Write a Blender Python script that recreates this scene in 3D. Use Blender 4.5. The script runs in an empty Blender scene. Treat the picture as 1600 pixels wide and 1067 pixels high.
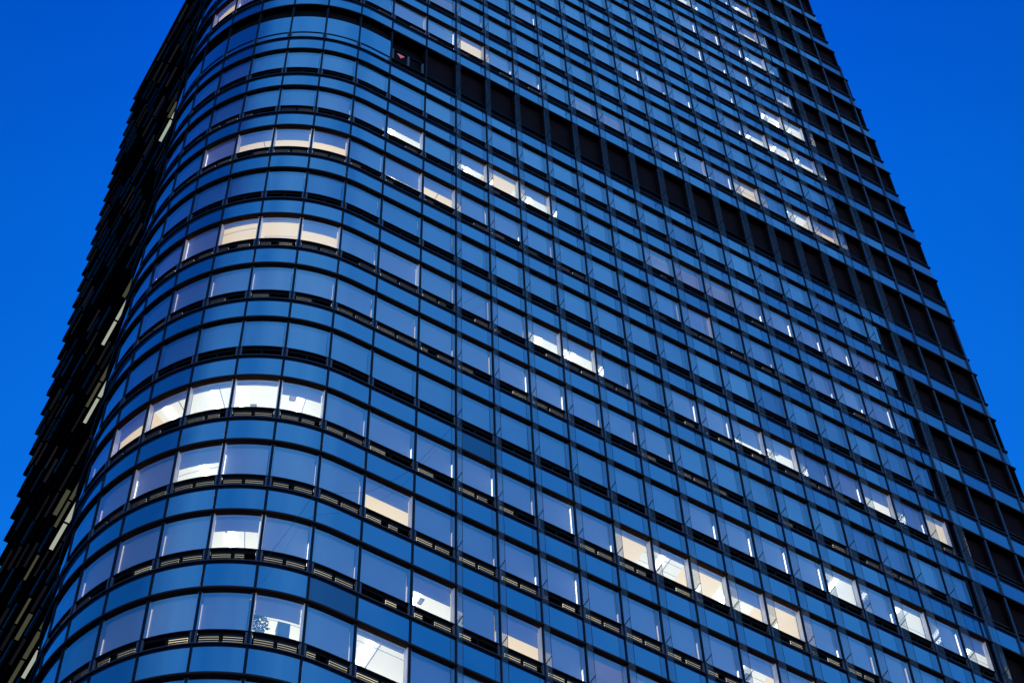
import bpy, math, random
from math import sin, cos, pi, radians
random.seed(7)
SC = bpy.context.scene

# ------------------------------------------------------------ camera, sky, exposure
S = 1.7                      # metres per facade bay
PX0, PD, PZ0, H, MECH = 13.344082, 23.997059, 35.432877, 2.565223, 0.287698
CAMZ = 1.6
FPX, PITCH, ROLL, YAW = 3649.614, 1.049217, -0.041509, 0.555539
fw = (sin(YAW)*cos(PITCH), cos(YAW)*cos(PITCH), sin(PITCH))
r0 = (cos(YAW), -sin(YAW), 0.0)
u0 = (r0[1]*fw[2]-r0[2]*fw[1], r0[2]*fw[0]-r0[0]*fw[2], r0[0]*fw[1]-r0[1]*fw[0])
rt = tuple(cos(ROLL)*a+sin(ROLL)*b for a, b in zip(r0, u0))
up = tuple(-sin(ROLL)*a+cos(ROLL)*b for a, b in zip(r0, u0))
from mathutils import Matrix
cam = bpy.data.cameras.new('camera'); co = bpy.data.objects.new('camera', cam)
SC.collection.objects.link(co)
cam.sensor_width = 36; cam.lens = FPX/1600*36; cam.clip_start = 0.1; cam.clip_end = 3000
M = Matrix(((rt[0], up[0], -fw[0], -PX0*S), (rt[1], up[1], -fw[1], -PD*S), (rt[2], up[2], -fw[2], CAMZ), (0, 0, 0, 1)))
co.matrix_world = M
SC.camera = co
vs = SC.view_settings
vs.view_transform = 'Standard'; vs.look = 'None'; vs.exposure = 0.0; vs.gamma = 1.0; vs.use_curve_mapping = False

def nd(nt, t, **k):
    n = nt.nodes.new(t)
    for a, b in k.items(): setattr(n, a, b)
    return n

w = bpy.data.worlds.new("World"); SC.world = w; w.use_nodes = True
nt = w.node_tree; nt.nodes.clear()
out = nd(nt, 'ShaderNodeOutputWorld'); bg = nd(nt, 'ShaderNodeBackground')
tc = nd(nt, 'ShaderNodeTexCoord'); sep = nd(nt, 'ShaderNodeSeparateXYZ')
nt.links.new(tc.outputs['Generated'], sep.inputs[0])
# afterglow direction (behind the photographer): azimuth factor
dot = nd(nt, 'ShaderNodeVectorMath', operation='DOT_PRODUCT'); dot.inputs[1].default_value = (-0.10, -0.98, 0.0)
hor = nd(nt, 'ShaderNodeVectorMath', operation='MULTIPLY'); hor.inputs[1].default_value = (1, 1, 0)
nrm = nd(nt, 'ShaderNodeVectorMath', operation='NORMALIZE')
nt.links.new(tc.outputs['Generated'], hor.inputs[0]); nt.links.new(hor.outputs[0], nrm.inputs[0]); nt.links.new(nrm.outputs[0], dot.inputs[0])
az = nd(nt, 'ShaderNodeMapRange', interpolation_type='SMOOTHSTEP')
az.inputs['From Min'].default_value = 0.20; az.inputs['From Max'].default_value = 0.78
# thin cloud edge makes the afterglow border uneven
n2 = nd(nt, 'ShaderNodeTexNoise'); n2.inputs['Scale'].default_value = 3.2; n2.inputs['Detail'].default_value = 4
nt.links.new(tc.outputs['Generated'], n2.inputs['Vector'])
ad = nd(nt, 'ShaderNodeMath', operation='MULTIPLY_ADD'); ad.inputs[1].default_value = 0.75
ad2 = nd(nt, 'ShaderNodeMath', operation='SUBTRACT'); ad2.inputs[1].default_value = 0.375
nt.links.new(n2.outputs['Fac'], ad.inputs[0]); nt.links.new(dot.outputs['Value'], ad2.inputs[0]); nt.links.new(ad2.outputs[0], ad.inputs[2])
nt.links.new(ad.outputs[0], az.inputs['Value'])
# the sky away from both the view side and the afterglow is deeper blue
df = nd(nt, 'ShaderNodeVectorMath', operation='DOT_PRODUCT'); df.inputs[1].default_value = (0.53, 0.85, 0.0)
nt.links.new(nrm.outputs[0], df.inputs[0])
fr_ = nd(nt, 'ShaderNodeMapRange', interpolation_type='SMOOTHSTEP'); fr_.inputs['From Min'].default_value = -0.5; fr_.inputs['From Max'].default_value = 0.75
fr_.inputs['To Min'].default_value = 0.62; fr_.inputs['To Max'].default_value = 1.0
nt.links.new(df.outputs['Value'], fr_.inputs['Value'])
el = nd(nt, 'ShaderNodeValToRGB')
e = el.color_ramp.elements
e[0].position = 0.0; e[0].color = (0.03, 0.22, 0.80, 1)
e[1].position = 1.0; e[1].color = (0.0, 0.045, 0.42, 1)
x = e.new(0.77); x.color = (0.006, 0.200, 0.77, 1)
x = e.new(0.82); x.color = (0.0025, 0.150, 0.73, 1)
x = e.new(0.88); x.color = (0.0008, 0.124, 0.69, 1)
x = e.new(0.94); x.color = (0.0, 0.074, 0.59, 1)
nt.links.new(sep.outputs['Z'], el.inputs[0])
noi = nd(nt, 'ShaderNodeTexNoise'); noi.inputs['Scale'].default_value = 2.6; noi.inputs['Detail'].default_value = 3
nt.links.new(tc.outputs['Generated'], noi.inputs['Vector'])
gl = nd(nt, 'ShaderNodeValToRGB'); g = gl.color_ramp.elements
g[0].position = 0.35; g[0].color = (0.008, 0.200, 0.71, 1); g[1].position = 0.66; g[1].color = (0.085, 0.40, 0.98, 1)
nt.links.new(noi.outputs['Fac'], gl.inputs[0])
lo = nd(nt, 'ShaderNodeMapRange', interpolation_type='SMOOTHSTEP'); lo.inputs['From Min'].default_value = 0.05; lo.inputs['From Max'].default_value = 0.68
lo.inputs['To Min'].default_value = 1.0; lo.inputs['To Max'].default_value = 0.0
nt.links.new(sep.outputs['Z'], lo.inputs['Value'])
dk = nd(nt, 'ShaderNodeMixRGB'); dk.inputs[2].default_value = (0.42, 0.76, 1.45, 1)  # low sky on the afterglow side, added brightness to lift the blinds
nt.links.new(lo.outputs[0], dk.inputs['Fac']); nt.links.new(gl.outputs[0], dk.inputs[1])
mx = nd(nt, 'ShaderNodeMixRGB')
nt.links.new(az.outputs[0], mx.inputs['Fac']); ce_ = nd(nt, 'ShaderNodeMapRange', interpolation_type='SMOOTHSTEP'); ce_.inputs['From Min'].default_value = 0.86; ce_.inputs['From Max'].default_value = 1.0
ce_.inputs['To Min'].default_value = 0.90; ce_.inputs['To Max'].default_value = 1.13; nt.links.new(df.outputs['Value'], ce_.inputs['Value'])
mu_ = nd(nt, 'ShaderNodeMath', operation='MULTIPLY'); nt.links.new(fr_.outputs[0], mu_.inputs[0]); nt.links.new(ce_.outputs[0], mu_.inputs[1])
em_ = nd(nt, 'ShaderNodeVectorMath', operation='SCALE'); nt.links.new(el.outputs[0], em_.inputs[0]); nt.links.new(mu_.outputs[0], em_.inputs['Scale']); nt.links.new(em_.outputs[0], mx.inputs[1]); nt.links.new(dk.outputs[0], mx.inputs[2])
nt.links.new(mx.outputs[0], bg.inputs['Color']); bg.inputs['Strength'].default_value = 1.0
nt.links.new(bg.outputs[0], out.inputs['Surface'])
SC.cycles.max_bounces = 8; SC.cycles.transparent_max_bounces = 24
SC.cycles.diffuse_bounces = 2; SC.cycles.glossy_bounces = 4; SC.cycles.sample_clamp_indirect = 4.0
SC.cycles.use_denoising = True

# ------------------------------------------------------------ materials
MATS = {}
def mat(name, col, rough=0.6, metal=0.0, spec=0.5, vary=0.0, noise=0.0, bump=0.0):
    m = bpy.data.materials.new(name); m.use_nodes = True; t = m.node_tree
    p = t.nodes['Principled BSDF']
    p.inputs['Base Color'].default_value = (*col, 1); p.inputs['Roughness'].default_value = rough
    p.inputs['Metallic'].default_value = metal; p.inputs['Specular IOR Level'].default_value = spec
    if vary or noise:
        src = None
        hsv = nd(t, 'ShaderNodeHueSaturation'); hsv.inputs['Color'].default_value = (*col, 1)
        mr = nd(t, 'ShaderNodeMapRange')
        if noise:
            n = nd(t, 'ShaderNodeTexNoise'); n.inputs['Scale'].default_value = 0.9; n.inputs['Detail'].default_value = 5
            c = nd(t, 'ShaderNodeTexCoord'); t.links.new(c.outputs['Object'], n.inputs['Vector'])
            t.links.new(n.outputs['Fac'], mr.inputs['Value'])
            mr.inputs['To Min'].default_value = 1-noise; mr.inputs['To Max'].default_value = 1+noise
        else:
            ge = nd(t, 'ShaderNodeNewGeometry'); t.links.new(ge.outputs['Random Per Island'], mr.inputs['Value'])
            mr.inputs['To Min'].default_value = 1-vary; mr.inputs['To Max'].default_value = 1+vary
        t.links.new(mr.outputs[0], hsv.inputs['Value']); t.links.new(hsv.outputs[0], p.inputs['Base Color'])
    MATS[name] = m; return m
def emit(name, col, st, diff=(0.6, 0.6, 0.6), noise=0.0):
    m = bpy.data.materials.new(name); m.use_nodes = True; t = m.node_tree
    p = t.nodes['Principled BSDF']; p.inputs['Base Color'].default_value = (*diff, 1); p.inputs['Roughness'].default_value = 0.8
    p.inputs['Emission Color'].default_value = (*col, 1); p.inputs['Emission Strength'].default_value = st
    if noise:
        ge = nd(t, 'ShaderNodeNewGeometry'); mr = nd(t, 'ShaderNodeMapRange')
        t.links.new(ge.outputs['Random Per Island'], mr.inputs['Value'])
        mr.inputs['To Min'].default_value = st*(1-noise); mr.inputs['To Max'].default_value = st*(1+noise)
        t.links.new(mr.outputs[0], p.inputs['Emission Strength'])
    MATS[name] = m; return m
def coated(name, under, R0, ior, tint=(0.9, 0.95, 1.0), rough=0.015, vary=0.0, clear=False, tr=(0.85, 0.92, 0.97), thick=False):
    """coated facade glass: mirror-like layer over a clear pane (clear) or over an opaque back panel"""
    m = bpy.data.materials.new(name); m.use_nodes = True; t = m.node_tree; t.nodes.clear()
    o = nd(t, 'ShaderNodeOutputMaterial'); mxs = nd(t, 'ShaderNodeMixShader')
    gl_ = nd(t, 'ShaderNodeBsdfGlossy'); gl_.inputs['Color'].default_value = (*tint, 1); gl_.inputs['Roughness'].default_value = rough
    if clear:
        a = nd(t, 'ShaderNodeBsdfTransparent'); a.inputs['Color'].default_value = (*tr, 1)
    else:
        a = nd(t, 'ShaderNodeBsdfDiffuse'); a.inputs['Color'].default_value = (*under, 1)
    fr = nd(t, 'ShaderNodeFresnel'); fr.inputs['IOR'].default_value = ior
    ge = nd(t, 'ShaderNodeNewGeometry')
    # slight roller-wave distortion of tempered panes
    tcx = nd(t, 'ShaderNodeTexCoord'); n = nd(t, 'ShaderNodeTexNoise'); n.inputs['Scale'].default_value = 0.55; n.inputs['Detail'].default_value = 1
    t.links.new(tcx.outputs['Object'], n.inputs['Vector'])
    bu = nd(t, 'ShaderNodeBump'); bu.inputs['Strength'].default_value = 0.35; bu.inputs['Distance'].default_value = 0.03
    t.links.new(n.outputs['Fac'], bu.inputs['Height'])
    # every pane sits a fraction of a degree off its neighbours
    wn = nd(t, 'ShaderNodeTexWhiteNoise', noise_dimensions='1D'); t.links.new(ge.outputs['Random Per Island'], wn.inputs['W'])
    sb = nd(t, 'ShaderNodeVectorMath', operation='SUBTRACT'); sb.inputs[1].default_value = (.5, .5, .5); t.links.new(wn.outputs['Color'], sb.inputs[0])
    sc_ = nd(t, 'ShaderNodeVectorMath', operation='SCALE'); sc_.inputs['Scale'].default_value = 0.07; t.links.new(sb.outputs[0], sc_.inputs[0])
    av = nd(t, 'ShaderNodeVectorMath', operation='ADD'); t.links.new(bu.outputs[0], av.inputs[0]); t.links.new(sc_.outputs[0], av.inputs[1])
    nv = nd(t, 'ShaderNodeVectorMath', operation='NORMALIZE'); t.links.new(av.outputs[0], nv.inputs[0]); t.links.new(nv.outputs[0], gl_.inputs['Normal'])
    mr = nd(t, 'ShaderNodeMapRange'); t.links.new(fr.outputs[0], mr.inputs['Value'])
    if thick:       # closed pane: same reflectance on entering and leaving
        lw = nd(t, 'ShaderNodeLayerWeight'); lw.inputs['Blend'].default_value = 0.5
        pw = nd(t, 'ShaderNodeMath', operation='POWER'); pw.inputs[1].default_value = 5.0
        t.links.new(lw.outputs['Facing'], pw.inputs[0]); t.links.new(pw.outputs[0], mr.inputs['Value'])
    mr.inputs['To Min'].default_value = R0; mr.inputs['To Max'].default_value = 1.0
    last = mr.outputs[0]
    if vary:
        m2 = nd(t, 'ShaderNodeMapRange'); t.links.new(ge.outputs['Random Per Island'], m2.inputs['Value'])
        m2.inputs['To Min'].default_value = 1-vary; m2.inputs['To Max'].default_value = 1+vary*0.6
        mm = nd(t, 'ShaderNodeMath', operation='MULTIPLY', use_clamp=True); t.links.new(last, mm.inputs[0]); t.links.new(m2.outputs[0], mm.inputs[1])
        last = mm.outputs[0]
    t.links.new(last, mxs.inputs[0]); t.links.new(a.outputs[0], mxs.inputs[1]); t.links.new(gl_.outputs[0], mxs.inputs[2])
    if thick:       # faint dust and frosting that catches light
        df_ = nd(t, 'ShaderNodeBsdfDiffuse'); df_.inputs['Color'].default_value = (0.62, 0.66, 0.66, 1)
        tl = nd(t, 'ShaderNodeBsdfTranslucent'); tl.inputs['Color'].default_value = (0.62, 0.66, 0.66, 1)
        a1 = nd(t, 'ShaderNodeMixShader'); a1.inputs[0].default_value = 0.5; t.links.new(df_.outputs[0], a1.inputs[1]); t.links.new(tl.outputs[0], a1.inputs[2])
        a2 = nd(t, 'ShaderNodeMixShader'); a2.inputs[0].default_value = 0.13; t.links.new(mxs.outputs[0], a2.inputs[1]); t.links.new(a1.outputs[0], a2.inputs[2])
        mxs = a2
    t.links.new(mxs.outputs[0], o.inputs[0]); MATS[name] = m; return m

coated('spandrel_glass', (0.03, 0.10, 0.20), 0.35, 1.75, vary=0.10)
coated('spandrel_dark', (0.02, 0.05, 0.12), 0.13, 1.5)
coated('window_glass', (0, 0, 0), 0.33, 1.70, clear=True, vary=0.06, tr=(0.93, 0.96, 0.98))
coated('fin_glass', (0, 0, 0), 0.05, 1.40, clear=True, tr=(0.935, 0.965, 0.97), rough=0.03, thick=True)
coated('dark_glass', (0.004, 0.006, 0.012), 0.04, 1.25)
mat('rail_metal', (0.050, 0.018, 0.011), 0.5, 0.0, 0.18, noise=0.25)
mat('ledge_metal', (0.085, 0.062, 0.060), 0.5, 0.0, 0.2)
mat('frame_metal', (0.012, 0.010, 0.018), 0.6, spec=0.15)
mat('bracket_metal', (0.17, 0.13, 0.15), 0.5, spec=0.2)
mat('vent_black', (0.012, 0.006, 0.005), 0.8, spec=0.1)
mat('louvre_black', (0.026, 0.007, 0.005), 0.8, spec=0.08, noise=0.3)
mat('slat_metal', (0.03, 0.03, 0.03), 0.6)
mat('mullion_grey', (0.055, 0.062, 0.085), 0.5)
mat('blind_fabric', (0.62, 0.66, 0.74), 0.9, spec=0.1, vary=0.10)
mat('jamb_paint', (0.55, 0.55, 0.58), 0.7)
mat('room_dark', (0.02, 0.02, 0.025), 0.9)
mat('core_dark', (0.015, 0.015, 0.02), 0.9)
mat('concrete', (0.25, 0.25, 0.26), 0.9, noise=0.2)
mat('asphalt', (0.05, 0.05, 0.052), 0.9, noise=0.3)
emit('ceiling_glow_bright', (1.0, 0.94, 0.66), 1.08, (0.8, 0.78, 0.72), noise=0.12)  # ceilings glow themselves, in place of light from the room lamps
emit('ceiling_glow_white', (1.0, 0.94, 0.66), 1.0, (0.8, 0.8, 0.8), noise=0.12)
emit('ceiling_glow_cream', (1.0, 0.74, 0.30), 1.1, (0.7, 0.66, 0.6), noise=0.12)
emit('ceiling_glow_dim', (0.85, 0.58, 0.62), 0.13, (0.5, 0.5, 0.55))
emit('lamp_light', (1.0, 1.0, 0.97), 9.0)
emit('vent_glow', (1.0, 0.86, 0.50), 0.85, noise=0.7)
emit('blind_glow', (0.75, 0.62, 0.62), 0.055, (0.55, 0.58, 0.68), noise=0.4)  # blinds glow themselves, in place of room light behind them
emit('blind_glow_soft', (0.75, 0.65, 0.60), 0.030, (0.58, 0.62, 0.72), noise=0.6)
emit('blind_glow_half', (0.70, 0.50, 0.60), 0.07, (0.42, 0.46, 0.60), noise=0.3)
emit('jamb_glow', (1.0, 0.80, 0.66), 0.55, noise=0.7)  # jambs glow themselves, in place of lamp light leaking past the blind
emit('jamb_glow_soft', (1.0, 0.88, 0.80), 0.22, noise=0.5)
emit('jamb_glow_bright', (1.0, 0.97, 0.95), 2.2, noise=0.3)
emit('marker_pink', (0.9, 0.25, 0.28), 0.35, (0.6, 0.1, 0.1))
mat('leaf', (0.10, 0.28, 0.06), 0.6, vary=0.5)
mat('pot_white', (0.7, 0.7, 0.7), 0.5)
mat('box_grey', (0.25, 0.32, 0.45), 0.6)
mat('wire_reflection_black', (0.01, 0.01, 0.012), 0.6)
mat('wing_blue', (0.20, 0.34, 0.20), 0.5, vary=0.6)
emit('wing_grey_glow', (0.5, 0.42, 0.43), 0.011, (0.2, 0.12, 0.10), noise=0.9)  # faint glow put into the grey panels, as dim light from inside
coated('wing_pane', (0.004, 0.008, 0.016), 0.02, 1.25, tint=(0.30, 0.55, 0.66), vary=0.5)
mat('wing_black', (0.004, 0.003, 0.003), 0.9, spec=0.03)
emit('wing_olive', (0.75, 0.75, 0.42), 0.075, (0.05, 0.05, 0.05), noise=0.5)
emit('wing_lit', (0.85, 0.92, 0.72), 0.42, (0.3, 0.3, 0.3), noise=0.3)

# ------------------------------------------------------------ mesh helpers
CX, CY, R = -2.7, 4.1, 4.1
def pos(s, off=0.0):
    """point on the facade line, s = bays along it from the first fin, off = outwards"""
    if s >= CX: return s, -off
    th = (CX-s)/R
    return CX-(R+off)*sin(th), CY-(R+off)*cos(th)
def Z(n):
    return PZ0+H*(n+(MECH if n > 10.9 else MECH*max(0, n-10)/0.9 if n > 10 else 0))
def W(s, off, z):
    x, y = pos(s, off); return (x*S, y*S, z*S+CAMZ)
def cuts(s0, s1, step=0.125):
    if s1 <= CX: pass
    elif s0 >= CX: return [s0, s1]
    pts = [s0]
    end = min(s1, CX); n = max(1, math.ceil((end-s0)/step))
    pts += [s0+(end-s0)*i/n for i in range(1, n+1)]
    if s1 > CX: pts.append(s1)
    return pts
class MB:
    def __init__(self): self.v = []; self.f = []; self.m = []; self.mats = []; self.sm = []
    def mi(self, m):
        if m not in self.mats: self.mats.append(m)
        return self.mats.index(m)
    def quad(self, a, b, c, d, m, sm=False):
        i = len(self.v); self.v += [a, b, c, d]; self.f.append((i, i+1, i+2, i+3)); self.m.append(self.mi(m)); self.sm.append(sm)
    def poly(self, pts, m):
        i = len(self.v); self.v += pts; self.f.append(tuple(range(i, i+len(pts)))); self.m.append(self.mi(m)); self.sm.append(False)
    def sheet(self, s0, s1, off, z0, z1, m):
        """smooth vertical sheet facing out"""
        cs = cuts(s0, s1); i = len(self.v)
        for s in cs: self.v += [W(s, off, z0), W(s, off, z1)]
        for k in range(len(cs)-1):
            a = i+2*k; self.f.append((a, a+2, a+3, a+1)); self.m.append(self.mi(m)); self.sm.append(len(cs) > 2)
    def extr(self, prof, s0, s1, m, step=0.125, caps=True):
        """extrude closed (off,z) profile along the facade"""
        cs = cuts(s0, s1, step); n = len(prof); i = len(self.v); mi = self.mi(m)
        for s in cs: self.v += [W(s, o, z) for o, z in prof]
        for k in range(len(cs)-1):
            for q in range(n):
                a = i+k*n+q; b = i+k*n+(q+1) % n
                self.f.append((a, b, b+n, a+n)); self.m.append(mi); self.sm.append(False)
        if caps:
            self.f.append(tuple(i+q for q in range(n))[::-1]); self.m.append(mi); self.sm.append(False)
            e = i+(len(cs)-1)*n
            self.f.append(tuple(e+q for q in range(n))); self.m.append(mi); self.sm.append(False)
    def bx(self, s0, s1, o0, o1, z0, z1, m, step=0.25):
        self.extr([(o0, z0), (o0, z1), (o1, z1), (o1, z0)], s0, s1, m, step)
    def box(self, x0, x1, y0, y1, z0, z1, m):
        """plain box in bay units"""
        P = [(x*S, y*S, z*S+CAMZ) for z in (z0, z1) for y in (y0, y1) for x in (x0, x1)]
        i = len(self.v); self.v += P; mi = self.mi(m)
        for q in ((0, 2, 3, 1), (4, 5, 7, 6), (0, 1, 5, 4), (2, 6, 7, 3), (0, 4, 6, 2), (1, 3, 7, 5)):
            self.f.append(tuple(i+k for k in q)); self.m.append(mi); self.sm.append(False)
    def build(self, name, parent=None):
        me = bpy.data.meshes.new(name); me.from_pydata(self.v, [], self.f)
        for m in self.mats: me.materials.append(MATS[m])
        me.polygons.foreach_set('material_index', self.m); me.polygons.foreach_set('use_smooth', self.sm); me.update()
        o = bpy.data.objects.new(name, me); SC.collection.objects.link(o)
        if parent: o.parent = parent
        return o
def tag(o, label=None, cat=None, group=None, kind=None):
    for k, v in (('label', label), ('category', cat), ('group', group), ('kind', kind)):
        if v: o[k] = v
    return o
def empty(name, label, cat):
    o = bpy.data.objects.new(name, None); SC.collection.objects.link(o); o.empty_display_size = 1; return tag(o, label, cat)
def project(s, z):
    x, y, zz = W(s, 0, z)
    d = (x+PX0*S, y+PD*S, zz-CAMZ)
    w_ = sum(a*b for a, b in zip(d, fw))
    if w_ <= 0: return (1e9, 1e9)
    return 800+FPX*sum(a*b for a, b in zip(d, rt))/w_, 533.5-FPX*sum(a*b for a, b in zip(d, up))/w_
def area(s0, s1, z0, z1):
    """clipped size in the picture: 0 when outside or turned away"""
    sm = (s0+s1)/2
    if sm < CX-R*1.66: return 0
    P = [project(s0, z0), project(s1, z0), project(s1, z1), project(s0, z1)]
    c = (sum(p[0] for p in P)/4, sum(p[1] for p in P)/4)
    if not (-15 < c[0] < 1615 and -15 < c[1] < 1082): return 0
    return abs(sum(P[i][0]*P[(i+1) % 4][1]-P[(i+1) % 4][0]*P[i][1] for i in range(4)))/2

# ------------------------------------------------------------ layout
MJ = {-1: -1.0, -2: -2.15}
for i in range(3, 11): MJ[-i] = -3.17-(i-3)
def ms(j): return float(j) if j >= -1 else MJ[j]
NB, NT = -13, 26
def XE(n): return 18.30-.104*(n-8)-.0056*(n-8)*(n-15)
def XC(n): return XE(n)-(3.63+.0095*(n-3))
DATA = {
0: {-7:'g',-6:'g',-5:'g',-4:'P',-3:'g',-2:'L',-1:'g',0:'g',1:'g',2:'C',3:'g'},
1: {-8:'g',-7:'g',-6:'g',-5:'H',-4:'G',-3:'g',-2:'g',-1:'H',0:'g',1:'C',2:'G',3:'d',4:'d',5:'g',6:'G'},
2: {-8:'g',-7:'G',-6:'H',-5:'G',-4:'g',-3:'g',-2:'C',-1:'g',0:'g',1:'G',2:'G',3:'g',4:'g',5:'g',6:'G',7:'H',8:'C',9:'g'},
3: {-9:'g',-8:'C',-7:'L',-6:'L',-5:'L+',-4:'H',-3:'g',-2:'G',-1:'G',0:'G',1:'g',2:'G',3:'G',4:'C+',5:'L',6:'C+',7:'H',8:'C+',9:'G',10:'g',11:'g'},
4: {6:'G',7:'G',8:'G',9:'G',10:'L',11:'G',12:'L',13:'G',14:'H'},
5: {-7:'g',-6:'g',-5:'g',-4:'g',-3:'g',-2:'g',-1:'g',0:'g',1:'G',2:'G',3:'g',4:'g',5:'g'},
6: {-8:'g',-7:'G',-6:'C+',-5:'C+',-4:'C',-3:'g',-2:'h',-1:'g',0:'g',1:'g',2:'H',3:'H',4:'g',6:'G',7:'G',8:'h',9:'H',10:'g',11:'G',12:'H',13:'G',14:'C+'},
8: {-7:'G',-6:'C',-5:'C',-4:'C',-3:'g',-2:'h',-1:'C',0:'g',1:'G',2:'g',6:'g',7:'h',9:'g',11:'G',12:'G',13:'G'},
9: {-4:'g',-3:'g',-2:'H',0:'H',1:'C+',2:'H',6:'d',7:'d',8:'d',9:'G',10:'G',11:'G',12:'G',13:'G'},
12: {-8:'C+',-7:'G',-2:'h',-1:'G',0:'C+',1:'G',2:'G',4:'d',5:'d',7:'G',8:'h',9:'G',10:'C+',12:'L',13:'C'},
13: {-1:'d',0:'g'},
14: {2:'G',6:'G',7:'G',8:'G',10:'G',11:'H',12:'L',13:'H'},
15: {10:'G',12:'L',13:'L+'}, 16: {8:'d',9:'G',10:'G',11:'G',13:'H'}, 17: {9:'G',10:'G',11:'G',12:'H'},
18: {9:'H',11:'G',12:'C',13:'C'}, 19: {12:'H', 11:'G'}}
VENTP = {-1:.5, 0:.85, 1:.85, 2:.85, 3:.75, 5:.75, 6:.7, 8:.55, 9:.3, 12:.3, 14:.25, 16:.2}

tower = empty('office_tower', 'tall glass office tower with a rounded corner, dark horizontal rails and scattered lit windows', 'office tower')

# frame columns (mullions) and glass fins
def topn(j):
    n = NT
    while n > NB and XE(n) < j: n -= 0.1
    return n
for j in list(range(-10, 20)):
    s = ms(j)
    zt = Z(topn(j)) if j > 12 else Z(NT)
    if zt < Z(NB)+2: continue
    b = MB()
    if j <= 14: b.bx(s-.021, s+.021, -.013, .022, Z(NB), zt, 'frame_metal'); b.bx(s-.0315, s+.0315, -.165, -.0131, Z(NB), zt, 'frame_metal')
    else: b.bx(s-.026, s+.026, -.02, .045, Z(NB), zt, 'mullion_grey'); b.bx(s-.0315, s+.0315, -.165, -.0201, Z(NB), zt, 'frame_metal')
    b.build('mullion', tower)
for j in range(0, 16):
    s = float(j); tn = topn(j) if j > 12 else NT
    zt = Z(tn)
    b = MB(); fd = 0.27
    # fin panes joined at every floor, 10 mm glass
    n = NB
    z0 = Z(NB)
    e = MB()
    while n < tn:
        za = Z(n)+.5*H; zb = min(Z(min(n+1, NT))+.5*H, zt)
        if zb-za > .2:
            b.bx(s-.004, s+.004, .040, fd, za+.012, zb-.012, 'fin_glass')
            e.bx(s-.008, s+.008, .036, fd+.005, za-.008, za+.008, 'frame_metal')      # bracket arm at each joint
            e.bx(s-.0042, s+.0042, fd, fd+.004, za+.02, zb-.02, 'frame_metal')            # slim edge profile
        n += 1
    if b.v:
        f = b.build('glass_fin', tower); e.build('bracket', f)

# horizontal rails and ledges, one part per floor
def rail_prof(z):
    return [(-.05, z-.045), (-.05, z+.035), (.045, z+.035), (.070, z+.018), (.076, z-.010), (.066, z-.035), (.045, z-.045)]
for n in range(NB, NT+1):
    z = Z(n); xe = XE(n)
    b = MB(); b.extr(rail_prof(z), -10.17, XE(n-.3)+.005, 'rail_metal'); b.build('rail', tower)
    if n == NB: continue
    zl = Z(n-1)+.345*H
    b = MB()
    b.bx(-10.17, XE(n-.6)+.008, 0.0, .05, zl-.018, zl+.014, 'ledge_metal', .125)
    b.bx(-10.17, XE(n-.6)+.008, -.05, .02, zl-.045, zl-.0185, 'frame_metal', .125)
    b.bx(-10.17, XC(n-.5), -.05, .02, Z(n-1)+.5*H, Z(n-1)+.5*H+.03, 'frame_metal', .125)
    b.build('vent_ledge', tower)

# cells
WIN, SPA, VEN, LOU = [], [], [], []
for n in range(NB+1, NT+1):
    zt, zl = Z(n), Z(n-1)
    zw = zl+.5*H
    for j in range(-10, 19):
        s0, s1 = ms(j), ms(j+1)
        xe, xc = XE(n-.3), XC(n-.4)
        # spandrel
        e1 = min(s1, XE(n-.8))
        if e1-s0 > .08:
            SPA.append((area(s0, e1, zl, zl+.34*H), n, j, s0, e1, zl+.035, zl+.345*H-.045))
        if n == 11 and j >= -2:
            e1 = min(s1, xe)
            if e1-s0 > .08: LOU.append((area(s0, e1, zl+.35*H, zt), n, j, s0, e1, zl+.345*H, zt-.045))
            continue
        e1 = min(s1, xc)
        if e1-s0 > .12:
            WIN.append((area(s0, e1, zw, zt), n, j, s0, e1, zw+.03, zt-.045))
            VEN.append((area(s0, e1, zl+.35*H, zw), n, j, s0, e1, zl+.36*H, zw))
        a0, a1 = max(s0, xc), min(s1, xe)
        if a1-a0 > .05: LOU.append((area(a0, a1, zl+.35*H, zt), n, j, a0, a1, zl+.345*H, zt-.045))

def top100(L):
    L = sorted(L, key=lambda c: -c[0]); return L[:100], L[100:]

# --- spandrels
def spandrel(b, c):
    _, n, j, s0, s1, z0, z1 = c
    dark = (n, j) in ((1, -3), (4, 0))
    b.sheet(s0+.028, s1-.028, 0.0, z0, z1, 'spandrel_dark' if dark else 'spandrel_glass')
    return dark
A, B_ = top100(SPA)
for c in A:
    b = MB(); dk = spandrel(b, c); o = b.build('spandrel_panel', tower)
    if dk: o['label'] = 'darker replacement spandrel panel'
b = MB()
for c in B_: spandrel(b, c)
tag(b.build('spandrel_panel', tower), kind='stuff')

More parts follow.
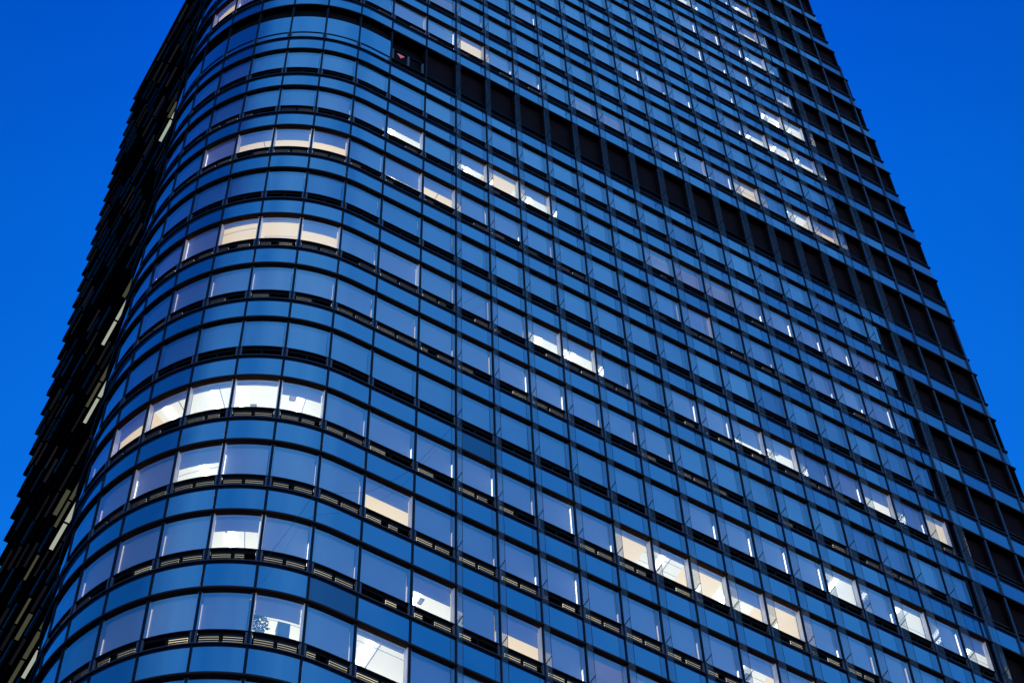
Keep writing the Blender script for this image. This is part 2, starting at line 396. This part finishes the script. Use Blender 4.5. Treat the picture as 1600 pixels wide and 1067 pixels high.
# --- vents
def vent(b, c, g=None):
    _, n, j, s0, s1, z0, z1 = c
    b.bx(s0+.03, s1-.03, -.16, -.12, z0, z1, 'vent_black')
    b.bx(s0+.03, s1-.03, -.12, -.012, z0-.012, z0-.002, 'vent_black')
    for sa, sb in ((s0+.03, s0+.065), (s1-.065, s1-.03)):
        b.bx(sa, sb, -.02, .018, z0+.01, z1-.01, 'bracket_metal')
    m = (s0+s1)/2
    b.bx(m-.025, m+.025, -.10, -.02, z0, z1, 'vent_black')
    p = VENTP.get(n, 0)*(1 if j < 3 or n in (1, 2, 3) else .6)
    zz0, zz1 = z0+.035, z1-.11
    for sa, sb in ((s0+.10, m-.04), (m+.04, s1-.10)):
        lit = random.random() < p
        if lit:
            q = sb if random.random() < .75 else sa+(sb-sa)*random.uniform(.4, .9)
            b.bx(sa, q, -.040, -.035, zz0, zz1, 'vent_glow')
            for k in range(4):
                z = zz0+(zz1-zz0)*k/3.2
                b.bx(sa, q, -.034, -.012, z-.006, z+.016, 'slat_metal')
        b.bx(sa-.03, sb+.03, -.10, -.02, zz1, z1, 'vent_black')
A, B_ = top100(VEN)
for c in A:
    b = MB(); vent(b, c); b.build('vent_grille', tower)
b = MB()
for c in B_: vent(b, c)
tag(b.build('vent_grille', tower), kind='stuff')

# --- louvred service bays
def louvre(b, c):
    _, n, j, s0, s1, z0, z1 = c
    if n == 11 and j == -2:
        b.bx(s0+.03, s1-.03, -.30, -.28, z0, z1, 'vent_black')
        zf = z0+.16*H; zh = zf+.33*H
        b.bx(s0+.02, s1-.02, -.28, -.001, z1-.012, z1-.002, 'louvre_black')
        for sa in (s0+.021, s1-.041): b.bx(sa, sa+.02, -.279, -.001, z0+.01, z1-.0125, 'louvre_black')
        for sa in (s0+.05, s0+.56, s1-.12): b.bx(sa, sa+.06, -.10, -.04, zf, zh, 'bracket_metal')
        b.bx(s0+.03, s1-.03, -.10, -.04, zf-.04, zf, 'ledge_metal'); b.bx(s0+.03, s1-.03, -.10, -.04, zh, zh+.03, 'frame_metal')
        return
    b.bx(s0+.02, s1-.02, -.16, -.14, z0+.155*H+.03, z1, 'louvre_black')
    b.bx(s0+.02, s1-.02, -.20, -.18, z0, z0+.155*H, 'vent_black')
    b.bx(s0+.02, s1-.02, -.17, -.06, z0+.155*H, z0+.155*H+.022, 'ledge_metal')
    b.bx(s0+.02, s1-.02, -.14, -.001, z1-.012, z1-.002, 'louvre_black')
    for sa in (s0+.021, s1-.041): b.bx(sa, sa+.02, -.139, -.001, z0+.01, z1-.0125, 'louvre_black')
A, B_ = top100(LOU)
for c in A:
    b = MB(); louvre(b, c); o = b.build('louvre_panel', tower)
    if c[1] == 11 and c[2] == -2:
        o['label'] = 'open service bay with two small framed panels'
        q = MB(); s0, z0 = c[3], c[5]+.16*H+.40
        q.poly([W(s0+.22, -.035, z0+.28), W(s0+.46, -.035, z0+.28), W(s0+.34, -.035, z0+.05)][::-1], 'marker_pink')
        q.poly([W(s0+.22, -.045, z0+.28), W(s0+.46, -.045, z0+.28), W(s0+.34, -.045, z0+.05)], 'marker_pink')
        tag(q.build('marker', o), 'small pink downward triangle')
b = MB()
for c in B_: louvre(b, c)
if b.v: tag(b.build('louvre_panel', tower), kind='stuff')
# extra slim mullion where the glass windows end, stepping with the tapering side
for n in range(NB+1, NT+1):
    xc = XC(n-.4)
    b = MB()
    if n != 11: b.bx(xc-.02, xc+.03, -.14, .02, Z(n-1)+.36*H, Z(n)-.05, 'frame_metal'); b.build('end_frame', tower)
    b = MB(); b.bx(xc-.012, xc+.012, .001, .02, Z(n-1)+.04, Z(n-1)+.32*H, 'frame_metal'); b.build('spandrel_trim', tower)
    if n == 11: continue

# --- windows
def win_parts(c):
    _, n, j, s0, s1, z0, z1 = c
    st = DATA.get(n, {}).get(j, '')
    if n > 19 or n < -1: st = random.choice(['', '', '', '', 'g', 'C', 'H'])
    rnd = random.Random(n*100+j)
    F, P, BL, CE, LA = MB(), MB(), MB(), MB(), MB()
    if n == 11:      # service floor on the rounded corner: dark upper part
        zz = z0+(z1-z0)*.60
        P.sheet(s0+.028, s1-.028, 0.0, z0-.15*H, zz, 'spandrel_glass')
        F.bx(s0+.028, s1-.028, -.14, -.12, zz-.05, z1, 'vent_black')
        for sa in (s0+.028, s1-.048): F.bx(sa, sa+.02, -.12, -.006, zz+.031, z1-.013, 'vent_black')
        F.bx(s0+.028, s1-.028, -.12, -.005, z1-.012, z1-.002, 'vent_black')
        F.bx(s0+.028, s1-.028, -.06, -.005, zz, zz+.03, 'frame_metal')
        return st, F, P, BL, CE, LA
    P.sheet(s0+.028, s1-.028, -.004, z0, z1, 'window_glass')
    jm = {'g': 'jamb_glow', 'G': 'jamb_glow_bright'}.get(st, 'jamb_paint')
    F.bx(s0+.027, s0+.045, -.128, -.01, z0, z1, 'jamb_glow_soft' if st not in ('', 'd', 'g') and s0 < -3.5 else 'jamb_paint')
    cut = z0+(z1-z0)*(rnd.uniform(.35, 1.0))
    side = s1 if s0 > -4.5 else s0
    if st == '': F.bx(s1-.045, s1-.027, -.128, -.01, z0, z1, 'jamb_paint')
    elif st in ('g', 'G'):
        F.bx(s1-.045, s1-.027, -.09, -.01, z0, z1, 'jamb_paint')
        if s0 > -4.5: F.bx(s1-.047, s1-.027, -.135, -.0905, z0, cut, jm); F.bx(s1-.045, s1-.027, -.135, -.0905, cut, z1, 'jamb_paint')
        else:
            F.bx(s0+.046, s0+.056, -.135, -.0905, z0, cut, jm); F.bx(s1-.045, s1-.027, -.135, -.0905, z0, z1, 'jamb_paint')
    else: F.bx(s1-.045, s1-.027, -.128, -.01, z0, z1, 'jamb_glow_soft' if st != 'd' else 'jamb_paint')
    F.bx(s0+.028, s1-.028, -.17, -.052, z1+.001, z1+.02, 'jamb_paint')
    zb = {'': 0, 'g': 0, 'G': 0, 'C': .56, 'C+': .97, 'H': .62, 'h': .30, 'L': .88, 'L+': .95, 'd': .95, 'P': .62}[st]
    zb = min(.97, max(0, zb+(rnd.uniform(-.07, .07) if zb else 0)))
    zbl = z0+(z1-z0)*zb
    bm = {'': 'blind_fabric', 'g': 'blind_glow_soft', 'G': 'blind_glow', 'd': 'blind_fabric'}.get(st, 'blind_glow_half')
    full = 0.055
    # the blind hangs from a cassette under the ceiling, inside the pane
    BL.bx(s0+full, s1-full-.015, -.116, -.110, zbl+.005, z1-.07, bm)
    BL.bx(s0+full-.004, s1-full+.004-.015, -.150, -.104, z1-.07, z1-.01, 'jamb_paint')
    BL.bx(s0+full, s1-full-.015, -.121, -.107, zbl-.012, zbl+.005, 'jamb_paint')
    d = .95
    if st not in ('', 'g', 'G'):
        nb = DATA.get(n, {})
        xl = 0 if nb.get(j-1, '') not in ('', 'g', 'G') else (.5 if s0 < -4 else 0)
        xr = 0 if nb.get(j+1, '') not in ('', 'g', 'G') else .5
        cm = {'C': 'ceiling_glow_cream', 'C+': 'ceiling_glow_cream', 'd': 'ceiling_glow_dim', 'P': 'ceiling_glow_bright', 'H': 'ceiling_glow_bright', 'h': 'ceiling_glow_bright', 'L+': 'ceiling_glow_bright'}.get(st, 'ceiling_glow_white')
        zc = z1-.012+rnd.uniform(-.003, .003)
        CE.bx(s0-xl, s1+xr, -d, -.18, zc, zc+.03, cm)
        CE.bx(s0-xl, s1+xr, -d-.03, -d, z0, zc-.001, cm)
        for q_ in (.12, .37, .87):
            if rnd.random() < (.12 if st[0] == 'C' else .3): CE.bx(s0-xl, s1+xr, -q_-.19, -q_-.18, zc-.006, zc-.001, 'jamb_paint')
        if st in ('L', 'L+', 'H', 'P') and rnd.random() < .6:      # air diffuser in the ceiling
            q_ = rnd.uniform(.25, .65); t_ = rnd.uniform(.20, .60)
            CE.bx(s0+t_, s0+t_+.16, -q_-.16, -q_, zc-.010, zc-.003, 'slat_metal'); CE.bx(s0+t_+.015, s0+t_+.145, -q_-.145, -q_-.015, zc-.013, zc-.0101, 'jamb_paint')
        if rnd.random() < (.12 if st[0] == 'C' else .45) or st == 'L': CE.bx(s0+.62, s0+.64, -d, -.18, zc-.012, zc-.001, 'jamb_paint')
        if st in ('L', 'H', 'L+', 'h') and not (st == 'L+' ):
            t = rnd.uniform(.15, .55); 
            LA.bx(s0+t, s0+t+.11, -.80, -.19, zc-.03, zc-.014, 'lamp_light')
        if st == 'L+': LA.bx(s0+.02, s0+.12, -.80, -.19, zc-.03, zc-.014, 'lamp_light')
    else:
        # dark room behind the closed blind
        F.bx(s0+.028, s1-.028, -.20, -.18, z0, z1, 'room_dark')
    return st, F, P, BL, CE, LA
LBL = {'C': 'window with cream light below a half drawn blind', 'C+': 'window filled with cream light', 'H': 'window with bright white light below a half drawn blind',
       'h': 'window with a thin bright strip below the blind', 'L': 'brightly lit window showing a white ceiling and lamp', 'L+': 'brightest white window on the rounded corner',
       'G': 'window with closed blind and bright side gap', 'P': 'lit window with a plant and a box on the sill', 'd': 'dim pinkish window', 'g': 'window with softly backlit closed blind'}
A, B_ = top100(WIN)
for c in A:
    st, F, P, BL, CE, LA = win_parts(c)
    f = F.build('window', tower)
    if st in LBL: f['label'] = LBL[st]
    for nm, q in (('glass_pane', P), ('blind', BL), ('ceiling', CE), ('ceiling_lamp', LA)):
        if q.v: q.build(nm, f)
allb = MB()
for c in B_:
    for q in win_parts(c)[1:]:
        o = len(allb.v); allb.v += q.v; allb.f += [tuple(i+o for i in f) for f in q.f]
        allb.m += [allb.mi(q.mats[k]) for k in q.m]; allb.sm += q.sm
tag(allb.build('window', tower), kind='stuff')

# --- body of the tower
b = MB()
b.sheet(-10.17, 15.1, -1.02, Z(NB), Z(NT), 'core_dark')
b.box(-2.5, 15.1, 1.3, 8.0, Z(NB)-.2, Z(NT)-.1, 'core_dark')
b.box(-5.6, -2.4, 4.2, 6.3, Z(NB)-.2, Z(NT)-.1, 'core_dark')
b.build('core', tower)
b = MB()
for n in range(NB+1, NT+1):
    xe = XE(n-.5)
    b.box(xe-.35, xe-.02, .201, 8.0, Z(n-1), Z(n)-.001, 'louvre_black')
    b.box(xe-.06, xe-.01, .002, .2005, Z(n-1)+.03, Z(n)-.05, 'louvre_black')
b.build('side_wall', tower)
b = MB(); b.bx(-10.20, -10.15, -1.1, .03, Z(NB), Z(NT), 'frame_metal'); b.build('end_frame', tower)
for n in range(NB, NT+1):
    if n % 3 == 0 or n == NT:
        b = MB(); b.bx(-10.1, XE(n)-.4, -1.01, -.21, Z(n)+.03, Z(n)+.09, 'concrete'); b.build('floor_slab', tower)
b = MB(); b.box(-2.5, XE(NT)-.3, 1.0, 8.0, Z(NT)-.1, Z(NT)+.3, 'concrete'); b.build('roof', tower)
GZ = -CAMZ/S
b = MB(); b.box(-5.8, 18.0, .6, 15.2, GZ, Z(NB)-.04, 'dark_glass')
b.bx(-10.17, 18.6, -.6, -.3, GZ+.001, Z(NB)-.05, 'dark_glass'); b.build('podium', tower)

# ------------------------------------------------------------ dark building behind the corner
wing = empty('dark_building', 'black ridged building left of the rounded glass corner, with a few pale lit panels', 'building')
XO, YE, YN = -6.0, 15.92, 4.9
PT = .4475*H; ZR = PZ0+19.92*H
b = MB(); b.box(-5.72, -3.2, YN+.05, YE-.12, GZ, ZR, 'wing_black'); b.build('wall', wing)
NLED = int((ZR-GZ)/PT)
pan = []; fin = []
litset = {}
def lit(i, y0, y1, m): litset[i] = litset.get(i, [])+[(y0, y1, m)]
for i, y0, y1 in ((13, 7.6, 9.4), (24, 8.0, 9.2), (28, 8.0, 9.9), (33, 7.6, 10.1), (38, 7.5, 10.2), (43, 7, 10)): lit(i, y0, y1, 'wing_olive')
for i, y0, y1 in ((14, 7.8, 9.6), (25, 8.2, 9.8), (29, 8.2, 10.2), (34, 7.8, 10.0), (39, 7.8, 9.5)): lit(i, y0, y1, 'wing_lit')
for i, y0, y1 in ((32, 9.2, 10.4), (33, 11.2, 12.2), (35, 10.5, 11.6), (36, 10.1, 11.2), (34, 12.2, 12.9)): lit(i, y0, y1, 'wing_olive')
rw = random.Random(3)
for i in range(NLED):
    z = ZR-i*PT
    b = MB(); b.box(XO, -5.725, YN, YE, z-.02, z+.05, 'wing_black')
    b.build('ledge', wing)
    y = YN+rw.uniform(0, .9)
    while y < YE-.5:
        L = .86
        m = rw.choice(['wing_black', 'wing_black', 'wing_blue', 'wing_grey_glow', 'wing_grey_glow', 'wing_blue', 'wing_black'])
        for a0, a1, mm in litset.get(i, []):
            if a0 <= y+L/2 <= a1: m = mm
        near = 1/(1+i)
        pan.append((i if 0 < i < 45 else 99, -y, i, y, min(y+L, YE-.1), z, m))
        y += .93
# underside panels: the ones largest in the photo (low down) one by one, the rest as one part
vis = [p for p in pan if 8 <= p[2] <= 41 and p[6] != 'wing_black']
vis.sort(key=lambda p: (p[6] in ('wing_lit', 'wing_olive'), p[2]), reverse=True)
one = vis[:100]; rest = [p for p in pan if p not in one]
def upan(b, p):
    if p[6] == 'wing_blue': b.box(XO-.012, XO-.001, p[3], p[4], p[5]-.015, p[5]+.035, 'wing_pane')
    wdt = {'wing_blue': .04, 'wing_grey_glow': .055, 'wing_olive': .085, 'wing_lit': .10}.get(p[6], .1)*(.7+.6*((p[2]*7+int(p[3]*10)) % 5)/4)
    b.box(XO+.008, XO+.008+wdt, p[3], p[4], p[5]-.032, p[5]-.021, p[6])
for p in one:
    b = MB(); upan(b, p); b.build('facade_panel', wing)
b = MB()
for p in rest: upan(b, p)
tag(b.build('facade_panel', wing), kind='stuff')

# ------------------------------------------------------------ small things
# plant and box on the sill of the corner window (floor 0, bay -4)
c0 = [c for c in WIN if c[1] == 0 and c[2] == -4][0]
s0, s1, z0 = c0[3], c0[4], c0[5]
plant = empty('potted_plant', 'small leafy green plant in a white pot on the sill of the lit corner window', 'plant')
b = MB(); 
for k in range(10):
    a0, a1 = 2*pi*k/10, 2*pi*(k+1)/10
    cc = pos(s0+.17, -.24)
    P_ = lambda a, r, z: ((cc[0]+r*cos(a))*S, (cc[1]+r*sin(a))*S, z*S+CAMZ)
    b.quad(P_(a0, .05, z0-.02), P_(a1, .05, z0-.02), P_(a1, .07, z0+.36), P_(a0, .07, z0+.36), 'pot_white')
b.poly([P_(2*pi*k/10, .065, z0+.34) for k in range(10)], 'pot_white')
b.poly([P_(2*pi*k/10, .05, z0-.02) for k in range(10)][::-1], 'pot_white')
b.build('pot', plant)
b = MB(); rl = random.Random(5)
for k in range(330):
    th = rl.uniform(0, 2*pi); zz = z0+.36+rl.random()*.52
    rr = .16*rl.random()**.5*(1.15-abs(zz-z0-.60)*1.6)
    x, y = cc[0]+rr*cos(th)*1.1, cc[1]+rr*sin(th)*.6
    L = rl.uniform(.03, .06); a = rl.uniform(0, 2*pi); t = rl.uniform(-.7, .7)
    dx, dy, dz = L*cos(a)*cos(t), L*sin(a)*cos(t), L*sin(t)
    px, py = -sin(a)*L*.35, cos(a)*L*.35
    q = [(x, y, zz), (x+dx*.5+px, y+dy*.5+py, zz+dz*.5), (x+dx, y+dy, zz+dz), (x+dx*.5-px, y+dy*.5-py, zz+dz*.5)]
    b.quad(*[(u*S, v*S, ww*S+CAMZ) for u, v, ww in q], 'leaf')
b.build('foliage', plant)
b = MB(); b.bx(s0+.52, s0+.76, -.34, -.13, z0-.02, z0+.60, 'box_grey'); b.bx(s0+.515, s0+.765, -.345, -.125, z0+.6005, z0+.625, 'pot_white')
tag(b.build('storage_box', None), 'blue grey box with a white lid beside the plant in the lit corner window', 'box')

# thin dark strands in front of the glass, modelled to stand for reflected wires
def wire_reflection(pts, name, label, r=.006):
    b = MB(); ring = []
    for s, z in pts:
        x, y, zz = W(s, .30, z)
        ring.append([(x+r*S*cos(a), y, zz+r*S*sin(a)) for a in (0, 2.09, 4.19)])
    for k in range(len(ring)-1):
        for q in range(3): b.quad(ring[k][q], ring[k][(q+1) % 3], ring[k+1][(q+1) % 3], ring[k+1][q], 'wire_reflection_black')
    tag(b.build(name, None), label, 'wire_reflection')

def smooth(P, n=5):
    out = []
    for i in range(len(P)-1):
        p0, p1, p2, p3 = P[max(0, i-1)], P[i], P[i+1], P[min(len(P)-1, i+2)]
        for k in range(n):
            t = k/n
            out.append(tuple(.5*(2*b+(c-a)*t+(2*a-5*b+4*c-d)*t*t+(3*b-a-3*c+d)*t**3) for a, b, c, d in zip(p0, p1, p2, p3)))
    return out+[P[-1]]
wire_reflection(smooth([(-.12, 43.8), (-.30, 43.32), (-.98, 41.59), (-1.27, 40.93), (-1.85, 39.92), (-2.27, 39.36), (-2.83, 38.92), (-3.30, 38.45), (-3.52, 37.78), (-3.76, 36.96), (-4.02, 36.15)]),
      'wire_reflection', 'long thin dark reflected wire sagging across the lower glass onto the rounded corner', .0035)
wire_reflection(smooth([(.96, 51.0), (.78, 50.66), (.41, 49.97), (.06, 49.30)]), 'wire_reflection', 'short thin dark reflected wire slanting between the first two glass fins', .003)

# ------------------------------------------------------------ ground
me = bpy.data.meshes.new('ground'); g_ = 1500
me.from_pydata([(-g_, -g_, 0), (g_, -g_, 0), (g_, g_, 0), (-g_, g_, 0)], [], [(0, 1, 2, 3)])
me.materials.append(MATS['asphalt']); go = bpy.data.objects.new('ground', me); SC.collection.objects.link(go); go['kind'] = 'structure'
